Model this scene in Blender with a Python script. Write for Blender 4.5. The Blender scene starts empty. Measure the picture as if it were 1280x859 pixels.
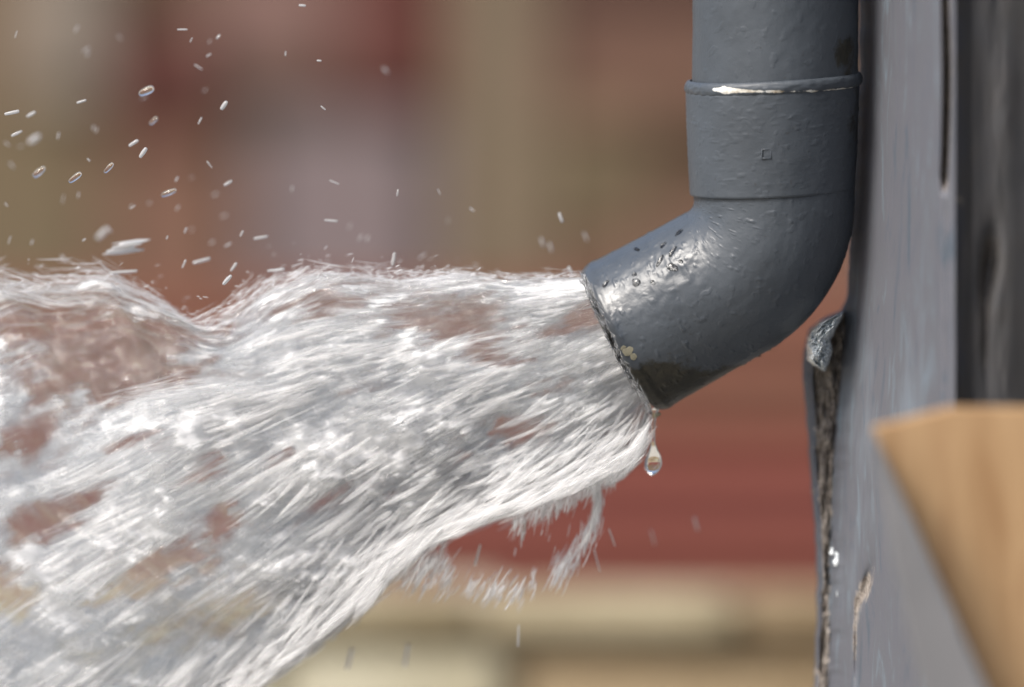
import bpy, bmesh, math, random
import numpy as np
from mathutils import Vector, Matrix
from mathutils.bvhtree import BVHTree

rnd = random.Random(7)
rng = np.random.default_rng(11)
C = bpy.context.scene.collection
sc = bpy.context.scene

# ------------------------------------------------------------------ camera
D = 2.844                      # metres from lens to the plane of focus
PITCH = math.radians(4.0)
K = 0.4e-3 / D                 # 1 photo pixel = 0.4 mm at the plane of focus
cam_d = bpy.data.cameras.new("camera")
cam = bpy.data.objects.new("camera", cam_d)
C.objects.link(cam)
sc.camera = cam
CF = Vector((0, math.cos(PITCH), -math.sin(PITCH)))
CR = Vector((1, 0, 0))
CU = Vector((0, math.sin(PITCH), math.cos(PITCH)))
CP = -CF * D
cam.location = CP
cam.rotation_euler = (math.pi / 2 - PITCH, 0, 0)
cam_d.lens = 200
cam_d.sensor_width = 36
cam_d.clip_start = 0.05
cam_d.clip_end = 400
cam_d.dof.use_dof = True
cam_d.dof.focus_distance = D - 0.035
cam_d.dof.aperture_fstop = 2.2

def at(px, py, Y):
    """world point on the line of sight of photo pixel (px,py) at depth y=Y"""
    d = CF + CR * ((px - 640) * K) + CU * ((429.5 - py) * K)
    k = (Y - CP.y) / d.y
    return CP + d * k

def at_np(px, py, Y):
    px, py, Y = np.broadcast_arrays(np.asarray(px, float), np.asarray(py, float), np.asarray(Y, float))
    a = (px - 640) * K
    b = (429.5 - py) * K
    dx = a
    dy = CF.y + CU.y * b
    dz = CF.z + CU.z * b
    k = (Y - CP.y) / dy
    return np.stack([CP.x + dx * k, CP.y + dy * k, CP.z + dz * k], -1)

# ------------------------------------------------------------------ light
SUN_EL, SUN_AZ = math.radians(50), math.radians(-130)   # azimuth from +Y (behind the scene), clockwise
world = bpy.data.worlds.new("World")
sc.world = world
world.use_nodes = True
wn = world.node_tree
bg = wn.nodes["Background"]
sky = wn.nodes.new("ShaderNodeTexSky")
sky.sky_type = 'NISHITA'
sky.sun_disc = False
sky.sun_elevation = SUN_EL
sky.sun_rotation = SUN_AZ
sky.dust_density = 4.0
sky.ozone_density = 1.0
wn.links.new(sky.outputs[0], bg.inputs[0])
bg.inputs[1].default_value = 0.15
sd = bpy.data.lights.new("sun", 'SUN')
sun = bpy.data.objects.new("sun", sd)
C.objects.link(sun)
sd.energy = 3.3
sd.angle = math.radians(24)
sd.color = (1.0, 0.96, 0.9)
sv = Vector((math.sin(SUN_AZ) * math.cos(SUN_EL), math.cos(SUN_AZ) * math.cos(SUN_EL), math.sin(SUN_EL)))
sun.rotation_euler = sv.to_track_quat('Z', 'Y').to_euler()
sc.view_settings.view_transform = 'Standard'
sc.view_settings.look = 'None'
sc.view_settings.exposure = 0.5
sc.view_settings.gamma = 1.0
sc.render.engine = 'CYCLES'
sc.cycles.use_denoising = True
sc.cycles.transparent_max_bounces = 40
sc.cycles.max_bounces = 10
sc.cycles.transmission_bounces = 6
sc.cycles.diffuse_bounces = 6
sc.cycles.caustics_refractive = False
sc.cycles.caustics_reflective = False

GROUND_Z = -0.46

# ------------------------------------------------------------------ helpers
def srgb(h):
    h = h.lstrip('#')
    v = [int(h[i:i + 2], 16) / 255 for i in (0, 2, 4)]
    return tuple((c / 12.92 if c <= 0.04045 else ((c + 0.055) / 1.055) ** 2.4) for c in v)

def new_mat(name):
    m = bpy.data.materials.new(name)
    m.use_nodes = True
    nt = m.node_tree
    b = nt.nodes["Principled BSDF"]
    return m, nt, b

def N(nt, t, **kw):
    n = nt.nodes.new(t)
    for k, v in kw.items():
        if k.startswith('i_'):
            n.inputs[k[2:].replace('_', ' ')].default_value = v
        else:
            setattr(n, k, v)
    return n

def ramp(nt, fac, stops):
    r = nt.nodes.new("ShaderNodeValToRGB")
    e = r.color_ramp.elements
    while len(e) < len(stops):
        e.new(0.5)
    for i, (p, c) in enumerate(stops):
        e[i].position = p
        e[i].color = (*c, 1) if len(c) == 3 else c
    nt.links.new(fac, r.inputs[0])
    return r

def mixc(nt, fac, a, b):
    m = nt.nodes.new("ShaderNodeMix")
    m.data_type = 'RGBA'
    for sock, v in ((m.inputs[0], fac), (m.inputs[6], a), (m.inputs[7], b)):
        if isinstance(v, bpy.types.NodeSocket):
            nt.links.new(v, sock)
        elif isinstance(v, (int, float)):
            sock.default_value = v
        else:
            sock.default_value = (*v, 1)
    return m.outputs[2]

def math_n(nt, op, a, b=None, clamp=False):
    m = nt.nodes.new("ShaderNodeMath")
    m.operation = op
    m.use_clamp = clamp
    for i, v in enumerate((a, b)):
        if v is None:
            continue
        if isinstance(v, bpy.types.NodeSocket):
            nt.links.new(v, m.inputs[i])
        else:
            m.inputs[i].default_value = v
    return m.outputs[0]

def noise(nt, scale, detail=4, rough=0.55, vec=None, sc3=None, out=0, dist=0.0):
    n = nt.nodes.new("ShaderNodeTexNoise")
    n.inputs["Scale"].default_value = scale
    n.inputs["Detail"].default_value = detail
    n.inputs["Roughness"].default_value = rough
    n.inputs["Distortion"].default_value = dist
    if vec is None:
        tc = nt.nodes.new("ShaderNodeTexCoord")
        vec = tc.outputs["Object"]
    if sc3:
        mp = nt.nodes.new("ShaderNodeMapping")
        mp.inputs["Scale"].default_value = sc3
        nt.links.new(vec, mp.inputs["Vector"])
        vec = mp.outputs[0]
    nt.links.new(vec, n.inputs["Vector"])
    return n.outputs[out]

def attr(nt, name):
    a = nt.nodes.new("ShaderNodeAttribute")
    a.attribute_name = name
    return a.outputs["Fac"]

def bump(nt, h, strength, dist, bsdf=None, chain=None):
    b = nt.nodes.new("ShaderNodeBump")
    b.inputs["Strength"].default_value = strength
    b.inputs["Distance"].default_value = dist
    nt.links.new(h, b.inputs["Height"])
    if chain is not None:
        nt.links.new(chain, b.inputs["Normal"])
    if bsdf is not None:
        nt.links.new(b.outputs[0], bsdf.inputs["Normal"])
    return b.outputs[0]

def mesh_np(name, verts, faces, mat, parent=None, smooth=True, attrs=None, uv=None):
    """one mesh object from numpy arrays (faces: n x 4 or n x 3)"""
    me = bpy.data.meshes.new(name)
    verts = np.asarray(verts, np.float32)
    faces = np.asarray(faces, np.int32)
    k = faces.shape[1]
    me.vertices.add(len(verts))
    me.vertices.foreach_set("co", verts.ravel())
    me.loops.add(faces.size)
    me.loops.foreach_set("vertex_index", faces.ravel())
    me.polygons.add(len(faces))
    me.polygons.foreach_set("loop_start", np.arange(0, faces.size, k, dtype=np.int32))
    me.polygons.foreach_set("loop_total", np.full(len(faces), k, np.int32))
    me.polygons.foreach_set("use_smooth", np.full(len(faces), smooth))
    me.update(calc_edges=True)
    for an, av in (attrs or {}).items():
        a = me.attributes.new(an, 'FLOAT', 'POINT')
        a.data.foreach_set("value", np.asarray(av, np.float32).ravel())
    if uv is not None:
        l = me.uv_layers.new(name="UVMap")
        l.data.foreach_set("uv", np.asarray(uv, np.float32)[faces.ravel()].ravel())
    if mat:
        me.materials.append(mat)
    o = bpy.data.objects.new(name, me)
    C.objects.link(o)
    if parent is not None:
        o.parent = parent
    return o

def mesh_bm(name, bm, mat, parent=None, smooth=False):
    me = bpy.data.meshes.new(name)
    bm.normal_update()
    bm.to_mesh(me)
    bm.free()
    if smooth:
        me.polygons.foreach_set("use_smooth", [True] * len(me.polygons))
    if mat:
        me.materials.append(mat)
    o = bpy.data.objects.new(name, me)
    C.objects.link(o)
    if parent is not None:
        o.parent = parent
    return o

def grid_faces(nu, nv, wrap_v=False, flip=False):
    i, j = np.meshgrid(np.arange(nu - 1), np.arange(nv if wrap_v else nv - 1), indexing='ij')
    j2 = (j + 1) % nv
    f = np.stack([i * nv + j, (i + 1) * nv + j, (i + 1) * nv + j2, i * nv + j2], -1).reshape(-1, 4)
    return f[:, ::-1] if flip else f

def thing(name, label, cat, loc=(0, 0, 0), group=None):
    o = bpy.data.objects.new(name, None)
    C.objects.link(o)
    o.location = loc
    o['label'] = label
    o['category'] = cat
    if group:
        o['group'] = group
    return o

def tag(o, label, cat, group=None):
    o['label'] = label
    o['category'] = cat
    if group:
        o['group'] = group
    return o

TAB = rng.random((257, 257))
def vnoise(u, v, seed=0, pv=None):
    """value noise on numpy arrays; pv = integer period in v"""
    iu = np.floor(u).astype(int); iv = np.floor(v).astype(int)
    fu = u - iu; fv = v - iv
    fu = fu * fu * fu * (fu * (fu * 6 - 15) + 10); fv = fv * fv * fv * (fv * (fv * 6 - 15) + 10)
    def h(a, b):
        if pv:
            b = b % pv
        return TAB[(a * 7 + seed * 31 + b * 3) % 257, (b * 11 + seed * 17 + a * 5) % 257]
    return (h(iu, iv) * (1 - fu) * (1 - fv) + h(iu + 1, iv) * fu * (1 - fv)
            + h(iu, iv + 1) * (1 - fu) * fv + h(iu + 1, iv + 1) * fu * fv) - 0.5

def fbm(u, v, oct=4, seed=0, rough=0.5):
    s = 0; a = 1; f = 1
    for k in range(oct):
        s = s + a * vnoise(u * f + 13.7 * k, v * f + 5.1 * k, seed + k)
        a *= rough; f *= 2
    return s

def blob(x, y, cx, cy, rx, ry, ang=0):
    a = math.radians(ang)
    dx = x - cx; dy = y - cy
    p = (dx * math.cos(a) + dy * math.sin(a)) / rx
    q = (-dx * math.sin(a) + dy * math.cos(a)) / ry
    return np.exp(-(p * p + q * q))

def bevel_box(name, lo, hi, mat, parent=None, bev=0.004, seg=2):
    bm = bmesh.new()
    bmesh.ops.create_cube(bm, size=1)
    s = [hi[i] - lo[i] for i in range(3)]
    c = [(hi[i] + lo[i]) / 2 for i in range(3)]
    for v in bm.verts:
        v.co = Vector((c[0] + v.co.x * s[0], c[1] + v.co.y * s[1], c[2] + v.co.z * s[2]))
    bmesh.ops.bevel(bm, geom=bm.edges[:], offset=bev, segments=seg, affect='EDGES')
    return mesh_bm(name, bm, mat, parent, smooth=False)

# ------------------------------------------------------------------ plain background materials
def rough_mat(name, c1, c2, scale=6, rough=0.85, sc3=None, bumpd=0.004):
    m, nt, b = new_mat(name)
    f = noise(nt, scale, 5, 0.6, sc3=sc3)
    r = ramp(nt, f, [(0.3, c1), (0.7, c2)])
    nt.links.new(r.outputs[0], b.inputs["Base Color"])
    b.inputs["Roughness"].default_value = rough
    bump(nt, noise(nt, scale * 6, 4), 0.4, bumpd, b)
    return m

M = {}
M['pipe_dark'] = rough_mat('dark_grey_boards', (.05, .052, .055), (.07, .07, .07), 5)
M['ground'] = rough_mat('ground_paving', (0.26, 0.25, 0.22), (0.34, 0.32, 0.28), 8)
M['plaster'] = rough_mat('brown_render', srgb('#66543f'), srgb('#5f4d39'), 1.3)
M['plaster_red'] = rough_mat('reddish_render', srgb('#66493a'), srgb('#6c5042'), 1.3)
M['plaster_olive'] = rough_mat('olive_render', srgb('#5e513c'), srgb('#645640'), 1.3)
M['red_dark'] = rough_mat('dark_red_paint', srgb('#4e251e'), srgb('#532820'), 2)
M['mauve'] = rough_mat('mauve_render', srgb('#6a5049'), srgb('#6e554e'), 2)
M['lav'] = rough_mat('lavender_paint', srgb('#6e6262'), srgb('#6b5e60'), 2)
M['beige'] = rough_mat('beige_render', srgb('#766855'), srgb('#706250'), 2)
M['pale'] = rough_mat('pale_render', srgb('#82786e'), srgb('#796f64'), 2)
M['lintel'] = rough_mat('dark_brown_wood', srgb('#432b22'), srgb('#4a3127'), 2)
M['red_board'] = rough_mat('red_boards', srgb('#743d35'), srgb('#6d3932'), 3, sc3=(0.6, 1, 5))
M['red_board_b'] = rough_mat('red_boards_faded', srgb('#784237'), srgb('#723d33'), 3, sc3=(0.6, 1, 5))
M['red_board_c'] = rough_mat('red_boards_sunbleached', srgb('#734b3c'), srgb('#6f4738'), 3, sc3=(0.6, 1, 5))
M['stone'] = rough_mat('sandstone_pale', srgb('#b3a98f'), srgb('#83775d'), 7)
M['stone_b'] = rough_mat('sandstone_tan', srgb('#ab997c'), srgb('#7b6a50'), 7)
M['stone_c'] = rough_mat('sandstone_cream', srgb('#c0bca9'), srgb('#9a937c'), 7)
M['mortar'] = rough_mat('mortar', srgb('#95846b'), srgb('#87765c'), 12)

# ------------------------------------------------------------------ ground
bm = bmesh.new()
bmesh.ops.create_grid(bm, x_segments=40, y_segments=40, size=60)
for v in bm.verts:
    v.co.z = GROUND_Z
g = mesh_bm('ground', bm, M['ground'])
g['kind'] = 'structure'

# ------------------------------------------------------------------ background: stone step, red wall, house front
def rect_box(name, x0, y0, x1, y1, Y, thick, mat, parent, bev=0.004):
    """box whose front face stands at depth Y and covers photo pixels x0..x1, y0..y1"""
    a = at(x0, y1, Y); b = at(x1, y0, Y)
    return bevel_box(name, (a.x, Y, a.z), (b.x, Y + thick, b.z), mat, parent, bev)

YS = 1.25
step = thing('stone_step', 'pale sandstone step with rough blocks below the red board wall', 'step', (0, 0, 0))
xs1 = [-900, -420, -60, 250, 600, 925, 1300, 1700]
mats = ['stone', 'stone_b', 'stone', 'stone', 'stone', 'stone_b', 'stone_b']
for i in range(len(xs1) - 1):
    rect_box('block', xs1[i] + 3, 748 + rnd.uniform(-3, 3), xs1[i + 1] - 3, 800 + rnd.uniform(-3, 3), YS + rnd.uniform(-.01, .01), 0.07, M[mats[i]], step, 0.008)
xs2 = [-900, -300, 60, 350, 640, 1080, 1500, 1700]
mats = ['stone', 'stone', 'stone_c', 'stone_c', 'stone_b', 'stone_b', 'stone']
for i in range(len(xs2) - 1):
    rect_box('block', xs2[i] + 6, (836 if i > 3 else 822) + rnd.uniform(-3, 3), xs2[i + 1] - 6, 960, YS + rnd.uniform(-.03, .0), 0.5, M[mats[i]], step, 0.01)
xs3 = [-900, -200, 400, 900, 1700]
for i in range(len(xs3) - 1):
    a = at(xs3[i] + 4, 968, YS); b = at(xs3[i + 1] - 4, 968, YS)
    bevel_box('block', (a.x, YS - .02, GROUND_Z), (b.x, YS + .5, a.z), M['stone_b'], step, 0.01)
a = at(-895, 756, YS); b = at(1695, 756, YS)
bevel_box('mortar_bed', (a.x, YS + 0.03, GROUND_Z), (b.x, YS + .06, a.z), M['mortar'], step, 0.001, 1)

YR = 2.3
redw = thing('board_wall', 'red painted horizontal board wall standing behind the stone step', 'wall', (0, 0, 0))
ya = 850
k = 0
while ya > 400:
    yb = ya - 62
    rect_box('board', -1100, yb + 2, 1900, ya, YR + rnd.uniform(-0.006, 0.006), 0.03, M['red_board_c'] if yb < 500 else (M['red_board'] if k % 2 else M['red_board_b']), redw, 0.006)
    ya = yb; k += 1
a = at(-1100, 850, YR); b = at(1900, 850, YR)
bevel_box('footing', (a.x, YR - .01, GROUND_Z), (b.x, YR + .04, a.z - 0.004), M['mortar'], redw)

YH = 6.0
house = thing('house_front', 'brown rendered house front with dark red shutters and a lavender door, far out of focus', 'house', (0, 0, 0))
a = at(-2500, 0, YH); b = at(2900, -1500, YH)
bevel_box('wall', (a.x, YH + 0.06, GROUND_Z - .1), (b.x, YH + 0.4, b.z), M['plaster'], house)
def hpart(name, mat, x0, y0, x1, y1, out=0.0):
    return rect_box(name, x0, y0, x1, y1, YH - out, 0.055 + out, M[mat], house, 0.006)
hpart('pilaster', 'pale', 25, -160, 128, 120, .03)
hpart('shutter', 'red_dark', 158, 15, 248, 165, .02)
hpart('window_surround', 'mauve', 252, -160, 430, 95)
hpart('shutter', 'red_dark', 432, -120, 552, 130, .02)
hpart('pilaster', 'beige', 572, -160, 668, 460, .03)
hpart('wall_panel', 'plaster_red', 135, 172, 300, 460)
hpart('door_panel', 'lav', 318, 150, 540, 460, .01)
hpart('lintel', 'lintel', 675, -160, 1040, 22, .02)
hpart('wall_panel', 'plaster_red', 675, 30, 1040, 140)
hpart('wall_panel', 'plaster_olive', 675, 146, 800, 310)
hpart('wall_panel', 'plaster_olive', -400, 128, 128, 400)
hpart('wall_panel', 'plaster_red', 675, 318, 800, 760)
hpart('plinth', 'plaster_red', -400, 470, 665, 760)
hpart('wall_panel', 'plaster_red', 806, 250, 1100, 460)
hpart('lintel', 'mauve', -200, -400, 1000, -168)

# ------------------------------------------------------------------ pipe materials
def paint_mat(name, base, dark, wet=True):
    m, nt, b = new_mat(name)
    f = noise(nt, 30, 5, 0.6)
    r = ramp(nt, f, [(0.3, tuple(c * 0.86 for c in base)), (0.7, tuple(c * 1.1 for c in base))])
    col = r.outputs[0]
    # specks of old dirt
    sp = noise(nt, 380, 2, 0.5)
    spm = ramp(nt, sp, [(0.70, (0, 0, 0)), (0.76, (1, 1, 1))]).outputs[0]
    col = mixc(nt, math_n(nt, 'MULTIPLY', spm, 0.55), col, dark)
    # mould / black slime patches
    d = attr(nt, 'dirt')
    dn = noise(nt, 90, 6, 0.7)
    dd = math_n(nt, 'ADD', d, math_n(nt, 'MULTIPLY', math_n(nt, 'SUBTRACT', dn, 0.5), 1.2))
    dm = ramp(nt, dd, [(0.42, (0, 0, 0)), (0.62, (1, 1, 1))]).outputs[0]
    dcol = ramp(nt, noise(nt, 160, 4, 0.7), [(0.35, (0.006, 0.006, 0.004)), (0.75, (0.035, 0.030, 0.016))]).outputs[0]
    dm2 = math_n(nt, 'MULTIPLY', dm, math_n(nt, 'GREATER_THAN', d, 0.02))
    col = mixc(nt, dm2, col, dcol)
    # bare, chalky patches and the collar's painted glint
    w = attr(nt, 'worn_and_glint')
    wn_ = math_n(nt, 'ADD', w, math_n(nt, 'MULTIPLY', math_n(nt, 'SUBTRACT', noise(nt, 140, 5, 0.7), 0.5), 1.0))
    wm = ramp(nt, wn_, [(0.48, (0, 0, 0)), (0.56, (1, 1, 1))]).outputs[0]
    wm = math_n(nt, 'MULTIPLY', wm, math_n(nt, 'GREATER_THAN', w, 0.02))
    wcol = ramp(nt, noise(nt, 120, 4, 0.6), [(0.35, srgb('#8a7a60')), (0.5, srgb('#c6c4bc')), (0.7, srgb('#dcdedd'))]).outputs[0]
    col = mixc(nt, wm, col, wcol)
    nt.links.new(col, b.inputs["Base Color"])
    rr = ramp(nt, noise(nt, 60, 4), [(0.3, (0.40,) * 3), (0.7, (0.56,) * 3)]).outputs[0]
    wet_ = attr(nt, 'wet')
    rr = math_n(nt, 'SUBTRACT', rr, math_n(nt, 'MULTIPLY', wet_, 0.14), True)
    nt.links.new(rr, b.inputs["Roughness"])
    b.inputs["IOR"].default_value = 1.5
    n1 = bump(nt, noise(nt, 70, 4, 0.6), 0.22, 0.0010)
    n2 = bump(nt, noise(nt, 420, 3, 0.6), 0.35, 0.0003, chain=n1)
    lump = noise(nt, 200, 1, 0.4)
    lm = ramp(nt, lump, [(0.62, (0, 0, 0)), (0.74, (1, 1, 1))]).outputs[0]
    bump(nt, lm, 0.25, 0.0005, b, chain=n2)
    return m

PIPE = srgb('#585f66')
M['pipe'] = paint_mat('grey_pipe_paint', (0.048, 0.058, 0.071), (0.03, 0.03, 0.032))
m, nt, b = new_mat('chalky_bead')
col = ramp(nt, noise(nt, 60, 5, 0.7, sc3=(1, 1, 3)), [(0.3, srgb('#56504a')), (0.45, srgb('#a09a8c')), (0.6, srgb('#d8dcde')), (0.75, srgb('#8c7c62'))]).outputs[0]
nt.links.new(col, b.inputs["Base Color"])
b.inputs["Roughness"].default_value = 0.42
bump(nt, noise(nt, 160, 4, 0.7), 0.8, 0.001, b)
M['bead'] = m
m, nt, b = new_mat('slimy_inner_pipe')
b.inputs["Base Color"].default_value = (0.02, 0.02, 0.018, 1)
b.inputs["Roughness"].default_value = 0.3
M['inner'] = m
m, nt, b = new_mat('cream_paint_chip')
b.inputs["Base Color"].default_value = (*srgb('#7c7866'), 1)
b.inputs["Roughness"].default_value = 0.7
bump(nt, noise(nt, 300, 4), 0.6, 0.0006, b)
M['chip'] = m

# water, clear
def water_mat(name, milk=0.0, rough=0.0):
    m, nt, b = new_mat(name)
    out = nt.nodes["Material Output"]
    nt.nodes.remove(b)
    gl = nt.nodes.new("ShaderNodeBsdfGlass")
    gl.inputs["IOR"].default_value = 1.333
    gl.inputs["Roughness"].default_value = rough
    s = gl.outputs[0]
    if milk > 0:
        df = nt.nodes.new("ShaderNodeBsdfDiffuse"); df.inputs[0].default_value = (.86, .87, .88, 1)
        tr = nt.nodes.new("ShaderNodeBsdfTranslucent"); tr.inputs[0].default_value = (.86, .87, .88, 1)
        a = nt.nodes.new("ShaderNodeMixShader"); a.inputs[0].default_value = 0.5
        nt.links.new(df.outputs[0], a.inputs[1]); nt.links.new(tr.outputs[0], a.inputs[2])
        mm = nt.nodes.new("ShaderNodeMixShader"); mm.inputs[0].default_value = milk
        nt.links.new(s, mm.inputs[1]); nt.links.new(a.outputs[0], mm.inputs[2])
        s = mm.outputs[0]
    nt.links.new(s, out.inputs[0])
    return m
M['water'] = water_mat('clear_water')
M['water_milk'] = water_mat('aerated_droplet', 0.55, 0.05)

# ------------------------------------------------------------------ downpipe
PX0 = 968.0
PIPE_Y = 0.0
YAW = math.radians(-7.0)
TILT = math.radians(2.5)
pivot = at(PX0, 245, PIPE_Y)
def pipe_world(lx, ly, ld):
    """local photo-like coords (px right, py down, depth px away) -> world"""
    X = (lx - PX0) * 0.4e-3; Z = -(ly - 245) * 0.4e-3; Yd = ld * 0.4e-3
    c, s = math.cos(YAW), math.sin(YAW)
    X2 = X * c - Yd * s; Y2 = X * s + Yd * c
    c, s = math.cos(TILT), math.sin(TILT)
    Y3 = Y2 * c - Z * s; Z3 = Y2 * s + Z * c
    return np.stack([pivot.x + X2, pivot.y + Y3, pivot.z + Z3], -1)

pipe = thing('downpipe', 'grey painted plastic downpipe with a bent spout, wear and painted glint on its collar ring', 'downpipe', (pivot.x, pivot.y, GROUND_Z))
inv = Matrix.Translation(-Vector((pivot.x, pivot.y, GROUND_Z)))
base_off = np.array([pivot.x, pivot.y, GROUND_Z])

def ring_sweep(name, prof, mat, nphi=160, shear=0.0, cx=PX0, dirt=None, worn_and_glint=None, disp=None):
    """vertical part: prof = list of (y, r), finely resampled"""
    prof = np.array(prof, float)
    phi = np.linspace(0, 2 * np.pi, nphi, endpoint=False)
    y = prof[:, 0][:, None]; r = prof[:, 1][:, None]
    ph = phi[None, :]
    y, r, ph = np.broadcast_arrays(y, r, ph)
    if disp is not None:
        r = r + disp(y, ph)
    lx = cx + r * np.cos(ph); ld = -r * np.sin(ph)
    ly = y - shear * (lx - cx)
    w = pipe_world(lx, ly, ld) - base_off
    n = len(prof)
    at_ = {'dirt': dirt(lx, ly, ld) if dirt is not None else np.zeros(lx.shape),
           'worn_and_glint': worn_and_glint(lx, ly, ld) if worn_and_glint is not None else np.zeros(lx.shape),
           'wet': np.zeros(lx.shape)}
    return mesh_np(name, w.reshape(-1, 3), grid_faces(n, nphi, True), mat, pipe, attrs=at_)

def resample(pts, n):
    pts = np.array(pts, float)
    d = np.r_[0, np.cumsum(np.hypot(*np.diff(pts, axis=0).T))]
    t = np.linspace(0, d[-1], n)
    return np.stack([np.interp(t, d, pts[:, 0]), np.interp(t, d, pts[:, 1])], 1)

pd = lambda y, ph: 0.5 * fbm(y / 40 + 3, ph * 5, 4, 3) + 0.5 * np.clip(fbm(y / 7, ph * 16, 3, 9) - .18, 0, 1) * 3
ring_sweep('pipe', resample([(-1900, 103), (-60, 103), (102, 103)], 500), M['pipe'], 200, disp=pd,
           dirt=lambda x, y, d: 0.5 * blob(x, y, 1054, 62, 16, 34) + .35 * blob(x, y, 1062, 90, 12, 60))
col_prof = [(104, 103), (108, 107.5), (114, 108), (142, 107), (192, 105.2), (230, 103.2), (237, 103), (239.5, 102), (241, 96)]
ring_sweep('collar', resample(col_prof, 150), M['pipe'], 200, shear=0.045, disp=pd, cx=PX0 - 3,
           dirt=lambda x, y, d: .5 * blob(x, y, 1070, 160, 12, 90) + .42 * np.exp(-((y - 246) / 4) ** 2) * (x < 900) * 0,
           worn_and_glint=lambda x, y, d: .6 * blob(x, y, 880, 247, 14, 4) + .35 * blob(x, y, 990, 126, 60, 3) * 0)
# the bead: a raised, chipped ring
bp = []
for k in range(25):
    a = math.pi * k / 24
    bp.append((104 - 8.5 * math.cos(a), 104 + 6.5 * math.sin(a) ** 0.8))
ring_sweep('collar_bead', bp, M['pipe'], 200, shear=0.055, cx=PX0 - 2,
           worn_and_glint=lambda x, y, d: np.where(d < 20, .36 * blob(x, x * 0, 912, 0, 30, 9) + .56 * np.clip((x - 880) / 40, 0, 1) * np.exp(-((y - 107) / 3.2) ** 2), .1),  # chalky patch, plus a pale stripe painted as the bead's highlight
           disp=lambda y, ph: 1.2 * fbm(y / 5, ph * 14, 3, 21))

# elbow
CXE, CYE, RB, LS, TH = 848.0, 250.0, 120.0, 150.0, math.radians(60.5)
def elbow_frame(q):
    """q in px along the centreline -> centre, across-direction angle"""
    a = np.clip(q / RB, 0, TH)
    ex = np.clip(q - RB * TH, 0, None)
    neg = np.clip(q, None, 0)
    cx = CXE + RB * np.cos(a) - np.sin(a) * ex
    cy = CYE + RB * np.sin(a) + np.cos(a) * ex + neg
    return cx, cy, a
QMAX = RB * TH + LS
nq, nph = 330, 300
q = np.linspace(-26, QMAX, nq)[:, None]
ph = np.linspace(0, 2 * np.pi, nph, endpoint=False)[None, :]
q, ph = np.broadcast_arrays(q, ph)
cx_, cy_, aa = elbow_frame(q)
r = 99.8 + 3.2 * np.clip((q - RB * TH) / LS, 0, 1)
# ring-like bulge right below the collar, wrinkled thick paint on the crown of the spout
wr_m = np.exp(-((q - 175) / 60) ** 2) * np.exp(-((np.mod(ph - 2.05 + np.pi, 2 * np.pi) - np.pi) / .55) ** 2)
wr = np.abs(fbm(q / 20, ph * 4.0, 3, 40, .5))
r = r + wr_m * (2.6 * (0.35 - wr)) + 0.9 * fbm(q / 45, ph * 4, 4, 51) + 1.2 * np.clip(fbm(q / 7, ph * 14, 3, 61) - .3, 0, 1) * 2
r = r - 3.0 * np.exp(-((q - QMAX) / 4.5) ** 2) + 1.2 * np.exp(-((q - QMAX + 14) / 5) ** 2)
off = r * np.cos(ph)
lx = cx_ + off * np.cos(aa); ly = cy_ + off * np.sin(aa); ld = -r * np.sin(ph)
w = pipe_world(lx, ly, ld)
dirt = (1.5 * blob(lx, ly, 812, 492, 66, 38, -30) + 1.15 * blob(lx, ly, 870, 492, 80, 18, -28)
        + .6 * blob(lx, ly, 768, 440, 60, 12, 62) + .45 * np.exp(-((q - QMAX) / 7) ** 2) + .35 * blob(lx, ly, 980, 430, 60, 12, -40))
worn_and_glint = 0.0 * q + .5 * blob(lx, ly, 900, 484, 50, 3, -26)
wet = np.clip(1.2 * blob(lx, ly, 800, 330, 110, 45, -25) + blob(lx, ly, 760, 400, 30, 80, 0), 0, 1)
elbow = mesh_np('spout_elbow', (w - base_off).reshape(-1, 3), grid_faces(nq, nph, True), M['pipe'], pipe,
                attrs={'dirt': dirt, 'worn_and_glint': worn_and_glint, 'wet': wet})
elbow_world = w
# inner wall and lip
ri = np.array([98.4, 96.0, 93.5, 93, 93, 93, 92, 70, 30, 5])[:, None]
qi = np.array([QMAX, QMAX + 1.0, QMAX - .5, QMAX - 4, QMAX - 60, QMAX - 120, QMAX - 180, QMAX - 186, QMAX - 190, QMAX - 191])[:, None]
phi1 = np.linspace(0, 2 * np.pi, 96, endpoint=False)[None, :]
qi2, ri2, phi1 = np.broadcast_arrays(qi, ri, phi1)
cx_, cy_, aa = elbow_frame(qi2)
off = ri2 * np.cos(phi1)
wi = pipe_world(cx_ + off * np.cos(aa), cy_ + off * np.sin(aa), -ri2 * np.sin(phi1))
mesh_np('spout_lip', (wi - base_off).reshape(-1, 3), grid_faces(10, 96, True), M['inner'], pipe)

ev = elbow_world.reshape(-1, 3)
bvh = BVHTree.FromPolygons([tuple(v) for v in ev[:]], grid_faces(nq, nph, True).tolist())
def hit(px, py):
    d = (CF + CR * ((px - 640) * K) + CU * ((429.5 - py) * K)).normalized()
    loc, nor, idx, dist = bvh.ray_cast(CP, d)
    if loc is None:
        return None, None
    if nor.dot(d) > 0:
        nor = -nor
    return loc, nor

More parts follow.
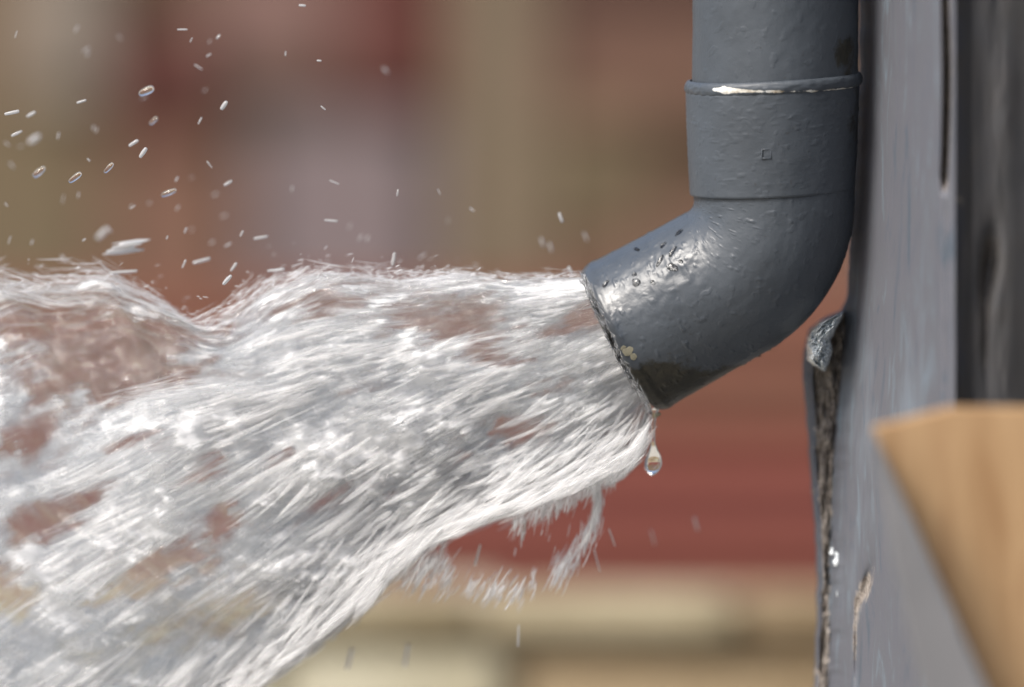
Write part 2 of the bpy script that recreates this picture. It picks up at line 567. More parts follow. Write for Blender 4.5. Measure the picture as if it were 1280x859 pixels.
def lump(name, loc, nor, rx, ry, rz, mat, ang=0.0, seed=0, rag=0.15, parent=None):
    """irregular dome sitting on a surface"""
    bm = bmesh.new()
    bmesh.ops.create_icosphere(bm, subdivisions=4, radius=1)
    q_ = nor.to_track_quat('Z', 'Y') @ Matrix.Rotation(ang, 4, 'Z').to_quaternion()
    for v in bm.verts:
        t = math.atan2(v.co.y, v.co.x)
        k_ = 1 + rag * (math.sin(3 * t + seed) + 0.6 * math.sin(5 * t + 2.1 * seed) + .5 * math.sin(9 * t + seed))
        z = v.co.z * rz
        p = Vector((v.co.x * rx * k_, v.co.y * ry * k_, z))
        v.co = p
        v.co.rotate(q_)
    o = mesh_bm(name, bm, mat, parent, smooth=True)
    o.location = loc if parent is None else loc - Vector(base_off)
    return o

for (px, py, rx, ry, s) in [(785, 439, 3.2, 2.2, 1.0), (792, 446, 2.0, 1.8, 2.0), (779, 435, 1.8, 1.0, 4)]:
    l, n = hit(px, py)
    lump('paint_chip', l, n, rx * .9e-3, ry * 1e-3, 0.14e-3, M['chip'], 0.6, s, 0.07, pipe)
l = at(821, 519, -.004)
lump('paint_chip', l, Vector((0, -1, 0)), 2.1e-3, 1.1e-3, 1.3e-3, M['chip'], 0.4, 2.0, .1, pipe)
# blistered paint crust: rough ragged flakes along the underside
for k in range(14):
    t = .25 + .75 * k / 13
    q_ = RB * TH * 0.55 + t * (QMAX - RB * TH * 0.55) + rnd.uniform(-6, 6)
    c1, c2, a_ = elbow_frame(np.array(q_))
    rr_ = 99.5
    f = rnd.uniform(-.12, .12)
    p = pipe_world(c1 + rr_ * math.cos(a_) * math.cos(f), c2 + rr_ * math.sin(a_) * math.cos(f), np.array(rr_ * math.sin(f)))
    s = rnd.uniform(.4, .9)
    lump('crust_flake', Vector(p), Vector((rnd.uniform(-.3, .6), -.2, -1)).normalized(), 2.2e-3 * s, 1.1e-3, .7e-3 * s,
         M['inner'] if k % 3 else M['chip'], rnd.uniform(-.6, .6), k, .2, pipe)
# little square moulding mark on the collar
m_, = [M['pipe']]
bm = bmesh.new()
mk = pipe_world(np.array(966.), np.array(184.), np.array(-105.8))
for (dx, dz, sx, sz) in [(-5.5, 0, 1.6, 13), (5.5, 0, 1.6, 13), (0, 5.5, 12, 1.6), (0, -5.5, 12, 1.6)]:
    r_ = bmesh.ops.create_cube(bm, size=1)
    for v in r_['verts']:
        v.co = Vector((v.co.x * sx + dx, v.co.y * 3.0, v.co.z * sz + dz)) * 0.4e-3
bmesh.ops.bevel(bm, geom=bm.edges[:], offset=.0002, segments=1, affect='EDGES')
mo = mesh_bm('moulded_mark', bm, M['pipe'], pipe, True)
mo.location = Vector(mk) - Vector(base_off) + Vector((0, .0003, 0))

# ------------------------------------------------------------------ the painted timber post on the right
def wood_paint(name):
    m, nt, b = new_mat(name)
    tc = nt.nodes.new("ShaderNodeTexCoord").outputs["Object"]
    f = noise(nt, 34, 6, .68, tc, (1.6, 1.6, .42), dist=1.2)
    c = ramp(nt, f, [(0.32, srgb('#48525c')), (0.45, srgb('#5a5b62')), (0.56, srgb('#595b61')), (0.70, srgb('#66717b'))]).outputs[0]
    f2 = noise(nt, 14, 4, .6, tc, (1, 1, .35))
    c = mixc(nt, ramp(nt, f2, [(.55, (0,) * 3), (.75, (.6,) * 3)]).outputs[0], c, srgb('#7a8893'))
    st = attr(nt, 'stain')
    sn = math_n(nt, 'ADD', st, math_n(nt, 'MULTIPLY', math_n(nt, 'SUBTRACT', noise(nt, 120, 5, .7), .5), .9))
    sm = math_n(nt, 'MULTIPLY', ramp(nt, sn, [(.4, (0,) * 3), (.62, (1,) * 3)]).outputs[0], math_n(nt, 'GREATER_THAN', st, .03))
    scol = ramp(nt, noise(nt, 200, 4, .7), [(.3, (.075, .058, .048)), (.5, (.26, .23, .205)), (.75, (.42, .38, .34))]).outputs[0]
    c = mixc(nt, sm, c, scol)
    g = attr(nt, 'recess_shade')
    c = mixc(nt, g, c, mixc(nt, noise(nt, 40, 4), srgb('#55575b'), srgb('#5f5b57')))
    nt.links.new(c, b.inputs["Base Color"])
    b.inputs["Roughness"].default_value = .68
    b.inputs['Specular IOR Level'].default_value = .3
    n1 = bump(nt, noise(nt, 160, 5, .6, tc, (1, 1, .2)), .35, .001)
    bump(nt, noise(nt, 600, 3, .6), .3, .0004, b, chain=n1)
    return m
M['post'] = wood_paint('grey_post_paint')

post_base = at(1150, 1400, 0.0); post_base.z = GROUND_Z
post = thing('timber_post', 'grey painted timber post with a rotten splintered edge right of the downpipe', 'post', post_base)
pb = np.array(post_base)

# profile across the post in photo px and depth
prof_x = np.array([1068, 1064, 1066, 1072, 1090, 1120, 1150, 1176, 1180, 1184, 1190, 1194, 1199, 1215, 1260, 1330, 1420, 1500])
prof_Y = np.array([.22, .05, .022, .012, -.015, -.055, -.10, -.138, -.14, -.14, -.145, -.15, -.146, -.136, -.130, -.11, -.11, -.11])
tpr = np.r_[0, np.cumsum(np.hypot(np.diff(prof_x) * .4e-3, np.diff(prof_Y)))]
tt = np.unique(np.r_[np.linspace(0, tpr[2], 40), np.linspace(tpr[2], tpr[-4], 300), np.linspace(tpr[-4], tpr[-1], 20)])
PXp = np.interp(tt, tpr, prof_x); PYp = np.interp(tt, tpr, prof_Y)
zpy = np.unique(np.r_[np.linspace(-1700, -60, 30), np.linspace(-60, 930, 440), np.linspace(930, 1500, 20)])
pxg, pyg = np.meshgrid(PXp, zpy, indexing='ij')
Yg = np.repeat(PYp[:, None], len(zpy), 1)
edge_w = np.exp(-((pxg - 1068) / 14.0) ** 2)
# left edge drifts: 1075 at the top, 1060 near y=320, 1052 near 400, then the flange takes over
drift = np.interp(zpy, [-1700, 0, 100, 240, 330, 380, 470, 560, 900, 1500], [8, 9, 9, 1, -3, -8, -14, -24, -30, -30])[None, :]
pxs = pxg + drift * np.clip((1170 - pxg) / 105, 0, 1)
pxs = pxs + edge_w * 3.0 * fbm(pyg / 26, pxg / 50, 4, 5)
Yd = 0.002 * fbm(pxg / 22, pyg / 130, 4, 8)
# long crack (upper right) and shorter splits
ck = 0.020 * np.exp(-((pxg - (1182 + 2.5 * np.sin(pyg / 60))) / 4.5) ** 2) * np.clip((246 - pyg) / 25, 0, 1)
hole = 0.014 * blob(pxg, pyg, 1236, 335, 9, 40, 6) + .005 * blob(pxg, pyg, 1232, 410, 4, 60)
hole += .008 * blob(pxg, pyg, 1100, 735, 5, 26, 12) + .006 * blob(pxg, pyg, 1092, 810, 3, 60)
Yd = Yd + ck + hole
stain = (1.0 * np.exp(-((pxg - (1182 + 2.5 * np.sin(pyg / 60))) / 5.5) ** 2) * np.clip((250 - pyg) / 25, 0, 1)
         + .95 * blob(pxg, pyg, 1236, 335, 15, 52, 6) + .8 * blob(pxg, pyg, 1230, 410, 7, 80)
         + .7 * blob(pxg, pyg, 1100, 735, 9, 36, 12) + .55 * blob(pxg, pyg, 1090, 810, 4, 70)
         + .6 * blob(pxg, pyg, 1200, 250, 10, 12)
         + .62 * np.exp(-((pxg - 1064) / 3.5) ** 2) * (pyg > 40) * (pyg < 240) * (0.5 + fbm(pyg / 20, pxg * 0, 3, 2)))
recess_shade = np.clip((pxg - 1195 + 14 * fbm(pyg / 45, pxg / 30, 4, 4)) / 12, 0, 1) * np.clip(.85 + .3 * fbm(pyg / 70, pxg / 22, 4, 14), .2, .98)  # duller tone painted over the recessed face for its shade
W = at_np(pxs, pyg, Yg + Yd) - pb
mesh_np('post_body', W.reshape(-1, 3), grid_faces(len(tt), len(zpy), False, True), M['post'], post, attrs={'stain': stain, 'recess_shade': recess_shade})

# flange: the broken, splintered lower left edge
fx0 = np.interp(zpy, [380, 395, 410, 440, 470, 560, 700, 760, 859, 1500], [1050, 1030, 1010, 1004, 1004, 1011, 1021, 1020, 1016, 1010])
zf = np.unique(np.r_[np.linspace(372, 930, 420), np.linspace(930, 1500, 20)])
fx0 = np.interp(zf, [372, 388, 398, 412, 440, 470, 560, 700, 760, 859, 1500], [1058, 1050, 1028, 1012, 1004, 1004, 1011, 1021, 1021, 1017, 1012])
fx1 = np.interp(zf, [372, 450, 520, 600, 700, 859, 1500], [1062, 1060, 1052, 1046, 1042, 1040, 1040])
u = np.linspace(0, 1, 110)
uu, zz = np.meshgrid(u, zf, indexing='ij')
X0 = np.repeat(fx0[None], len(u), 0) + 2.2 * fbm(zz / 22, uu * 0 + 1, 4, 71)
X1 = np.repeat(fx1[None], len(u), 0)
fpx = X0 + (X1 - X0) * uu
fY = 0.03 + 0.016 * (1 - np.sqrt(np.clip(1 - (1 - np.clip(uu * 3, 0, 1)) ** 2, 0, 1))) - .005 * uu
bark = np.clip((fpx - X0 - np.interp(zz, [380, 470, 560, 700, 859], [14, 12, 8, 6, 4])) / 4, 0, 1) * np.clip((X1 - 3 - fpx) / 5, 0, 1)
fY = fY + bark * (0.0025 + .009 * fbm(fpx / 7, zz / 45, 5, 77, .65)) + .0018 * fbm(fpx / 6, zz / 12, 4, 78)
stain = bark * 1.0 + .45 * (fbm(fpx / 8, zz / 8, 3, 90) > .28) + .5 * blob(fpx, zz, 1017, 840, 12, 25)
Wf = at_np(fpx, zz, fY)
# back side: mirror the sheet to give thickness
Wb = at_np(fpx, zz, np.full_like(fY, .075))
ff = grid_faces(len(u), len(zf), False, True)
nvt = Wf.reshape(-1, 3).shape[0]
allv = np.concatenate([Wf.reshape(-1, 3), Wb.reshape(-1, 3)]) - pb
fb = ff[:, ::-1] + nvt
nz = len(zf)
def strip(a, flip=False):
    f = np.stack([a[:-1], a[1:], a[1:] + nvt, a[:-1] + nvt], -1)
    return f[:, ::-1] if flip else f
left = np.arange(nz); top = np.arange(len(u)) * nz
faces = np.concatenate([ff, fb, strip(left), strip(top, True)])
mesh_np('splintered_edge', allv, faces, M['post'], post,
        attrs={'stain': np.r_[stain.ravel(), stain.ravel()], 'recess_shade': np.zeros(2 * nvt)})

# crinkled peeling paint lump on the top of the broken edge
m, nt, b = new_mat('peeling_silver_paint')
c = ramp(nt, noise(nt, 150, 5, .7), [(.3, srgb('#a0a8ae')), (.5, srgb('#d3dade')), (.7, srgb('#f4f8fa'))]).outputs[0]
nt.links.new(c, b.inputs["Base Color"]); b.inputs["Roughness"].default_value = .26
b.inputs["Metallic"].default_value = .0
bump(nt, noise(nt, 220, 5, .7), .6, .0012, b)
M['peel'] = m
nu_, nv_ = 90, 110
def rim_faces(a_, b_):
    n_ = a_ * b_
    loop = [j for j in range(b_)] + [i * b_ + b_ - 1 for i in range(1, a_)] + [(a_ - 1) * b_ + j for j in range(b_ - 2, -1, -1)] + [i * b_ for i in range(a_ - 2, 0, -1)]
    l_ = np.array(loop); l2 = np.roll(l_, -1)
    return np.stack([l_, l2, l2 + n_, l_ + n_], -1)
uu, vv = np.meshgrid(np.linspace(0, 1, nu_), np.linspace(0, 1, nv_), indexing='ij')
py_ = 390 + 74 * vv
xl = np.interp(py_, [390, 396, 404, 415, 430, 450, 456, 464], [1052, 1040, 1022, 1012, 1008, 1009, 1016, 1030])
xr = np.interp(py_, [390, 396, 410, 425, 440, 455, 464], [1054, 1053, 1046, 1038, 1040, 1036, 1031])
xx = xl + (xr - xl) * uu + 1.5 * fbm(vv * 14, uu * 6, 3, 3)
dome = np.sqrt(np.clip(1 - (2 * uu - 1) ** 2, 0, 1)) * np.sqrt(np.clip(1 - (2 * vv - 1) ** 4, 0, 1))
YY = .006 - .020 * dome + .011 * dome * fbm(uu * 5, vv * 8, 5, 15, .65)
Wt = at_np(xx, py_, YY)
bk = at_np(xx, py_, np.full_like(YY, .04))
nn = nu_ * nv_
fa = grid_faces(nu_, nv_, False, True)
mesh_np('peeling_paint', np.concatenate([Wt.reshape(-1, 3), bk.reshape(-1, 3)]) - pb, np.concatenate([fa, fa[:, ::-1] + nn, rim_faces(nu_, nv_)]), M['peel'], post)
# small flakes further down the splintered edge
for (px, py, w_, h_) in [(1046, 700, 4, 9), (1050, 725, 3, 12), (1040, 690, 3, 5), (1060, 560, 2, 5), (1048, 742, 2, 6)]:
    l = at(px, py, .012)
    o = lump('paint_flake', l, Vector((-.2, -1, .1)).normalized(), w_ * .4e-3, h_ * .4e-3, .8e-3, M['peel'], 0, px, .22)
    o.parent = post; o.location = l - post_base

# the building the pipe belongs to: its wall goes on to the right; unseen wing towards the lens added to shade the pipe
shade_wall = thing('added_shade_wall', 'dark grey board wall added out of view to shade the pipe, right of the post', 'wall', (0, 0, 0))
for k in range(17):
    z0 = GROUND_Z + k * .18
    bevel_box('board', (.44, -1.9, z0 + .003), (.47, -.15, z0 + .178), M['pipe_dark'], shade_wall, .004)
for k in range(17):
    z0 = GROUND_Z + k * .18
    bevel_box('board', (.40, .0, z0 + .003), (3.4, .03, z0 + .178), M['pipe_dark'], shade_wall, .004)

# ------------------------------------------------------------------ bare timber board, close to the lens
m, nt, b = new_mat('bare_pine')
c = ramp(nt, noise(nt, 14, 5, .6, sc3=(4, 1, .5), dist=1.0), [(.3, srgb('#937250')), (.5, srgb('#a88a66')), (.72, srgb('#8e6d4a'))]).outputs[0]
nt.links.new(c, b.inputs["Base Color"]); b.inputs["Roughness"].default_value = .6
bump(nt, noise(nt, 60, 4, sc3=(5, 1, .5)), .3, .001, b)
M['pine'] = m
m, nt, b = new_mat('whitewashed_edge')
c = ramp(nt, noise(nt, 12, 5, .6), [(.3, srgb('#66676a')), (.7, srgb('#77777a'))]).outputs[0]
nt.links.new(c, b.inputs["Base Color"]); b.inputs["Roughness"].default_value = .7
M['whitewash'] = m
def prism(name, pts, Y0, thick, mat, parent, bev=.0006):
    bm = bmesh.new()
    f = [bm.verts.new(at(x, y, Y0)) for x, y in pts]
    k_ = [bm.verts.new(v.co + Vector((0, thick, 0))) for v in f]
    bm.faces.new(f); bm.faces.new(k_[::-1])
    n = len(f)
    for i in range(n):
        bm.faces.new((f[i], k_[i], k_[(i + 1) % n], f[(i + 1) % n]))
    bmesh.ops.recalc_face_normals(bm, faces=bm.faces[:])
    bmesh.ops.bevel(bm, geom=bm.edges[:], offset=bev, segments=2, affect='EDGES')
    return mesh_bm(name, bm, mat, parent)
board = thing('timber_brace', 'blurred bare orange tan board in the lower right foreground', 'board', (0, 0, 0))
prism('board', [(1092, 537), (1190, 512), (1500, 512), (1500, 1500), (1480, 1500), (1240, 873)], -.32, .018, M['pine'], board)
prism('painted_edge', [(1094, 548), (1236, 866), (1474, 1500), (1330, 1500), (1160, 880), (1118, 700)], -.36, .04, M['whitewash'], board)

# ------------------------------------------------------------------ the water
curves = {
 0.0: [(727, 346), (640, 350), (560, 345), (480, 351), (400, 346), (335, 362), (300, 388), (262, 412), (238, 408), (200, 382), (130, 354), (60, 366), (0, 356), (-120, 400), (-300, 520), (-480, 760), (-620, 1100), (-700, 1500)],
 .25: [(748, 386), (600, 420), (400, 475), (200, 545), (0, 630), (-200, 740), (-380, 900), (-520, 1150), (-620, 1500)],
 .5: [(772, 430), (600, 492), (400, 596), (200, 725), (0, 870), (-200, 1060), (-380, 1300), (-490, 1500)],
 .75: [(795, 474), (650, 556), (500, 640), (350, 755), (200, 880), (40, 1050), (-120, 1250), (-280, 1500)],
 1.0: [(814, 512), (798, 560), (762, 586), (700, 612), (640, 636), (560, 664), (500, 702), (452, 752), (390, 806), (300, 866), (200, 950), (60, 1120), (-120, 1500)],
}
NS = 400
tk = sorted(curves)
cv = []
for t in tk:
    p = np.array(curves[t], float)
    d = np.r_[0, np.cumsum(np.hypot(*np.diff(p, axis=0).T))]
    s_ = np.linspace(0, d[-1], NS)
    x = np.interp(s_, d, p[:, 0]); y = np.interp(s_, d, p[:, 1])
    ker = np.hanning(9); ker /= ker.sum()
    def sm(a):
        pad = np.r_[2 * a[0] - a[4:0:-1], a, 2 * a[-1] - a[-2:-6:-1]]
        return np.convolve(pad, ker, 'valid')
    cv.append(np.stack([sm(x), sm(y)], -1))
cv = np.array(cv)            # 5 x NS x 2
def flow(s, t):
    """photo-px position of flow line t (0 top .. 1 bottom) at s in 0..1"""
    s = np.clip(s, 0, 1); tt_ = np.clip(t, 0, 1)
    fs = s * (NS - 1); i = np.clip(fs.astype(int), 0, NS - 2); f = (fs - i)[..., None]
    ft = tt_ * 4; j = np.clip(ft.astype(int), 0, 3); g_ = (ft - j)[..., None]
    def P(jj):
        jj = np.clip(jj, 0, 4)
        return cv[jj, i] * (1 - f) + cv[jj, i + 1] * f
    p0, p1, p2, p3 = P(j - 1), P(j), P(j + 1), P(j + 2)
    p0 = np.where((j == 0)[..., None], 2 * p1 - p2, p0)
    p3 = np.where((j == 3)[..., None], 2 * p2 - p1, p3)
    r = 0.5 * ((2 * p1) + (-p0 + p2) * g_ + (2 * p0 - 5 * p1 + 4 * p2 - p3) * g_ ** 2 + (-p0 + 3 * p1 - 3 * p2 + p3) * g_ ** 3)
    ov = (t - tt_)[..., None]          # beyond the edges
    r = r + ov * (P(j + 1) - P(j)) * 4
    return r
def half_depth(s):
    return 0.037 + 0.06 * np.clip(s, 0, 1) ** 1.0
def centre_Y(s):
    return 0.012 + 0.10 * s

gaps = [ # x, y, rx, ry, angle, strength : thin places where the background shows
 (622, 442, 42, 16, 10, .75), (570, 418, 45, 16, 20, .45), (600, 395, 60, 18, 10, .35), (655, 545, 34, 15, 20, .8), (572, 582, 16, 26, 10, .85), (352, 576, 22, 10, 0, .95),
 (248, 590, 22, 14, -10, .85), (283, 648, 42, 14, -20, .8), (205, 705, 50, 12, -25, .95), (150, 740, 34, 9, -10, 1.0), (265, 715, 22, 10, -20, .6),
 (130, 440, 95, 36, 0, .5), (60, 395, 60, 18, 0, .5), (150, 480, 50, 24, 0, .5), (390, 382, 46, 15, -5, .75), (185, 415, 60, 14, 0, .6), (60, 480, 60, 20, 0, .3),
 (500, 405, 50, 22, 10, .3), (20, 555, 60, 30, -20, .5), (60, 650, 60, 24, -20, .55), (10, 745, 30, 26, 0, .85), (180, 555, 30, 12, -10, .65),
 (790, 560, 14, 30, 50, .7), (760, 585, 36, 10, -25, .85), (330, 745, 60, 20, -20, .3), (200, 790, 120, 26, -15, .3), (430, 620, 40, 16, -20, .25),
 (240, 468, 60, 18, -10, .35), (700, 480, 40, 9, 10, .3), (450, 470, 60, 14, 0, .2), (720, 395, 22, 22, 0, .4), (690, 415, 30, 9, 0, .4)]
lights = [(560, 480, 90, 30, 10, .5), (450, 560, 120, 30, -20, .4), (350, 500, 90, 30, -20, .4), (640, 600, 90, 22, -30, .5), (560, 650, 100, 22, -25, .5),
          (400, 770, 140, 26, -38, .6), (330, 620, 60, 20, -30, .5), (560, 360, 160, 10, 0, .6), (370, 350, 70, 8, 0, .6), (740, 470, 40, 40, 0, .5),
          (310, 430, 80, 20, -15, .5), (110, 352, 60, 8, 0, .5), (700, 365, 60, 14, 0, .4), (120, 640, 80, 20, -25, .3), (250, 540, 80, 20, -25, .4)]
def density(x, y):
    p_, q_ = x * .9 - y * .42, x * .42 + y * .9
    w1 = fbm(p_ / 55, q_ / 16, 4, 501, .6); w2 = fbm(p_ / 70, q_ / 12, 4, 540, .6)
    x = x + 42 * w1; y = y - 18 * w1 + 20 * w2
    d = np.full(np.shape(x), 0.54)
    for (cx, cy, rx, ry, a, k_) in lights:
        d = d + k_ * .6 * blob(x, y, cx, cy, rx, ry, a)
    for (cx, cy, rx, ry, a, k_) in gaps:
        d = d - 1.6 * k_ * blob(x, y, cx, cy, rx, ry, a)
    return d

def foam_mat(name, seed, ref):
    """aerated water: white scattering filaments in clear water, laid out along the flow (UV u = along, v = across)"""
    m, nt, b = new_mat(name)
    out = nt.nodes["Material Output"]
    nt.nodes.remove(b)
    uv = nt.nodes.new("ShaderNodeUVMap").outputs[0]
    def nz(su, sv_, det, ro, off, dist=0):
        mp = nt.nodes.new("ShaderNodeMapping")
        mp.inputs["Scale"].default_value = (su, sv_, 1)
        mp.inputs["Location"].default_value = (off + seed * 3.7, off * 2.3 + seed * 1.9, seed)
        nt.links.new(uv, mp.inputs["Vector"])
        n = nt.nodes.new("ShaderNodeTexNoise")
        n.inputs["Scale"].default_value = 1; n.inputs["Detail"].default_value = det
        n.inputs["Roughness"].default_value = ro; n.inputs["Distortion"].default_value = dist
        nt.links.new(mp.outputs[0], n.inputs["Vector"])
        return n.outputs[0]
    A = nz(20, 13, 5, .62, 1, .5)
    B = nz(24, 66, 5, .62, 5, .4)
    Cn = nz(46, 270, 4, .6, 9, .3)
    d = attr(nt, 'dens')
    v = math_n(nt, 'ADD', d, math_n(nt, 'MULTIPLY', math_n(nt, 'SUBTRACT', A, .5), 2.5))
    v = math_n(nt, 'ADD', v, math_n(nt, 'MULTIPLY', math_n(nt, 'SUBTRACT', B, .5), 2.3))
    v = math_n(nt, 'ADD', v, math_n(nt, 'MULTIPLY', math_n(nt, 'SUBTRACT', Cn, .5), 1.5))
    op = nt.nodes.new("ShaderNodeMapRange")
    op.interpolation_type = 'SMOOTHSTEP'
    op.inputs["From Min"].default_value = 0.32; op.inputs["From Max"].default_value = 0.92
    op.inputs["To Min"].default_value = 0.012; op.inputs["To Max"].default_value = ref
    nt.links.new(v, op.inputs["Value"])
    n1 = bump(nt, B, .32, .005)
    n2 = bump(nt, Cn, .22, .0015, chain=n1)
    df = nt.nodes.new("ShaderNodeBsdfDiffuse"); df.inputs[0].default_value = (.94, .95, .965, 1)
    tl = nt.nodes.new("ShaderNodeBsdfTranslucent"); tl.inputs[0].default_value = (.94, .95, .965, 1)
    gl = nt.nodes.new("ShaderNodeBsdfGlossy"); gl.inputs["Roughness"].default_value = .3; gl.inputs[0].default_value = (1, 1, 1, 1)
    for x_ in (df, gl):
        nt.links.new(n2, x_.inputs["Normal"])
    nt.links.new(n1, tl.inputs["Normal"])
    a = nt.nodes.new("ShaderNodeMixShader"); a.inputs[0].default_value = .52
    nt.links.new(df.outputs[0], a.inputs[1]); nt.links.new(tl.outputs[0], a.inputs[2])
    lf = nt.nodes.new("ShaderNodeLayerWeight"); lf.inputs[0].default_value = .5
    nt.links.new(n2, lf.inputs["Normal"])
    ff_ = math_n(nt, 'ADD', math_n(nt, 'MULTIPLY', math_n(nt, 'POWER', lf.outputs["Facing"], 4.0), .4), .04)
    c = nt.nodes.new("ShaderNodeMixShader")
    nt.links.new(ff_, c.inputs[0]); nt.links.new(a.outputs[0], c.inputs[1]); nt.links.new(gl.outputs[0], c.inputs[2])
    tr = nt.nodes.new("ShaderNodeBsdfTransparent"); tr.inputs[0].default_value = (.985, .99, .99, 1)
    n3 = bump(nt, Cn, .4, .002, chain=bump(nt, B, .6, .005))
    gc = nt.nodes.new("ShaderNodeBsdfGlossy"); gc.inputs["Roughness"].default_value = .1; gc.inputs[0].default_value = (1, 1, 1, 1)
    nt.links.new(n3, gc.inputs["Normal"])
    lw = nt.nodes.new("ShaderNodeLayerWeight"); lw.inputs[0].default_value = .5
    nt.links.new(n3, lw.inputs["Normal"])
    fcl = math_n(nt, 'ADD', math_n(nt, 'MULTIPLY', math_n(nt, 'POWER', lw.outputs["Facing"], 4.0), .28), .02)
    if seed == 0:      # the outermost skin also bends what lies behind it
        rf = nt.nodes.new("ShaderNodeBsdfRefraction"); rf.inputs["IOR"].default_value = 1.16; rf.inputs["Roughness"].default_value = .04
        nt.links.new(n3, rf.inputs["Normal"])
        m_r = nt.nodes.new("ShaderNodeMixShader"); m_r.inputs[0].default_value = .22
        nt.links.new(tr.outputs[0], m_r.inputs[1]); nt.links.new(rf.outputs[0], m_r.inputs[2])
        tr = m_r
    clr = nt.nodes.new("ShaderNodeMixShader")
    nt.links.new(fcl, clr.inputs[0]); nt.links.new(tr.outputs[0], clr.inputs[1]); nt.links.new(gc.outputs[0], clr.inputs[2])
    e = nt.nodes.new("ShaderNodeMixShader")
    nt.links.new(op.outputs[0], e.inputs[0]); nt.links.new(clr.outputs[0], e.inputs[1]); nt.links.new(c.outputs[0], e.inputs[2])
    nt.links.new(e.outputs[0], out.inputs[0])
    return m

stream = thing('water_stream', 'white rushing water gushing out of the grey spout towards the left', 'water stream', at(760, 430, 0.0))
so = np.array(stream.location)

nsg, nphg = 520, 300
sg = np.unique(np.r_[np.linspace(0, .62, nsg - 40), np.linspace(.62, 1, 41)])
phg = np.linspace(0, 2 * np.pi, nphg, endpoint=False)
for shell, (sc_t, sc_d, op_) in enumerate([(1.0, 1.0, .84), (.93, .62, .84), (.85, .25, .9)]):
    S, PH = np.meshgrid(sg, phg, indexing='ij')
    T = .5 - .5 * np.cos(PH) * sc_t
    front = np.sign(np.sin(PH)) * np.abs(np.sin(PH)) ** .55 * (1 - .55 * T)
    P = flow(S, T)
    U = S * 60; V = PH / (2 * np.pi)
    # turbulence: real relief, stretched along the flow
    env = np.clip(S / .04, 0, 1)
    lumpn = fbm(S * 34, V * 16, 3, 100 + shell * 10)
    streak = fbm(S * 60, V * 90, 3, 130 + shell * 10)
    amp = (5 + 18 * S) * env
    Y = centre_Y(S) - half_depth(S) * sc_d * front * (1 + .45 * lumpn * env) - np.sign(front) * streak * .005 * env
    nrm = -np.cos(PH)                                        # + towards the lower edge
    P = P + np.stack([0 * S, nrm * (amp * lumpn * 1.1 + amp * .45 * streak)], -1)
    W = at_np(P[..., 0], P[..., 1], Y) - so
    dn = density(P[..., 0], P[..., 1]) + .06 * shell
    dn = dn - .45 * np.abs(np.cos(PH)) ** 14 - .8 * np.clip(-np.cos(PH) - .86, 0, .14) * 7 * (.6 + 1.4 * fbm(S * 80, V * 30, 3, 640)) * np.clip(S / .02, 0, 1)
    mesh_np('water_sheet', W.reshape(-1, 3), grid_faces(len(sg), nphg, True), foam_mat('aerated_water_%s' % 'abc'[shell], shell, op_), stream,
            attrs={'dens': dn}, uv=np.stack([S, V], -1).reshape(-1, 2))

# filaments: thousands of stretched threads and drops riding on the flow
def filaments(P0, dirv, length, width, bend=None):
    """P0 n x 3 centres, dirv n x 3 unit, length/width n -> spindle mesh arrays (4-sided, 4 rings + tips)"""
    n = len(P0)
    up = np.array([0.13, 1.0, 0.2]); up /= np.linalg.norm(up)
    a = np.cross(dirv, up); a /= np.linalg.norm(a, axis=1, keepdims=True) + 1e-9
    b = np.cross(dirv, a)
    ts = np.array([-.5, -.28, .05, .34, .5]); rs = np.array([.05, .8, 1.0, .6, .05])
    vs = []
    sag = np.array([-.25, -.07, 0, -.09, -.25]) if bend is None else bend
    for t_, r_, g_ in zip(ts, rs, sag):
        cen = P0 + dirv * (t_ * length)[:, None] + a * (g_ * .10 * length)[:, None]
        for k_ in range(4):
            an = k_ * math.pi / 2
            vs.append(cen + (a * math.cos(an) + b * math.sin(an)) * (r_ * width * .5)[:, None])
    V_ = np.stack(vs, 1).reshape(-1, 3)      # n*20
    base = (np.arange(n) * 20)[:, None, None]
    f = []
    for i in range(4):
        for k_ in range(4):
            f.append([i * 4 + k_, i * 4 + (k_ + 1) % 4, (i + 1) * 4 + (k_ + 1) % 4, (i + 1) * 4 + k_])
    F = (np.array(f)[None] + base).reshape(-1, 4)
    return V_, F

def thread_mat(name, opac, milk):
    m, nt, b = new_mat(name)
    out = nt.nodes["Material Output"]; nt.nodes.remove(b)
    df = nt.nodes.new("ShaderNodeBsdfDiffuse"); df.inputs[0].default_value = (.95, .955, .965, 1)
    tl = nt.nodes.new("ShaderNodeBsdfTranslucent"); tl.inputs[0].default_value = (.95, .955, .965, 1)
    gl = nt.nodes.new("ShaderNodeBsdfGlossy"); gl.inputs["Roughness"].default_value = .18
    a = nt.nodes.new("ShaderNodeMixShader"); a.inputs[0].default_value = .5
    nt.links.new(df.outputs[0], a.inputs[1]); nt.links.new(tl.outputs[0], a.inputs[2])
    c = nt.nodes.new("ShaderNodeMixShader"); c.inputs[0].default_value = 1 - milk
    nt.links.new(a.outputs[0], c.inputs[1]); nt.links.new(gl.outputs[0], c.inputs[2])
    tr = nt.nodes.new("ShaderNodeBsdfTransparent")
    e = nt.nodes.new("ShaderNodeMixShader"); e.inputs[0].default_value = opac
    nt.links.new(tr.outputs[0], e.inputs[1]); nt.links.new(c.outputs[0], e.inputs[2])
    nt.links.new(e.outputs[0], out.inputs[0])
    return m
M['thread'] = thread_mat('water_threads', .42, .8)
M['rope'] = thread_mat('soft_water_ropes', .20, .85)
M['thread_hi'] = thread_mat('bright_water_threads', .9, .7)

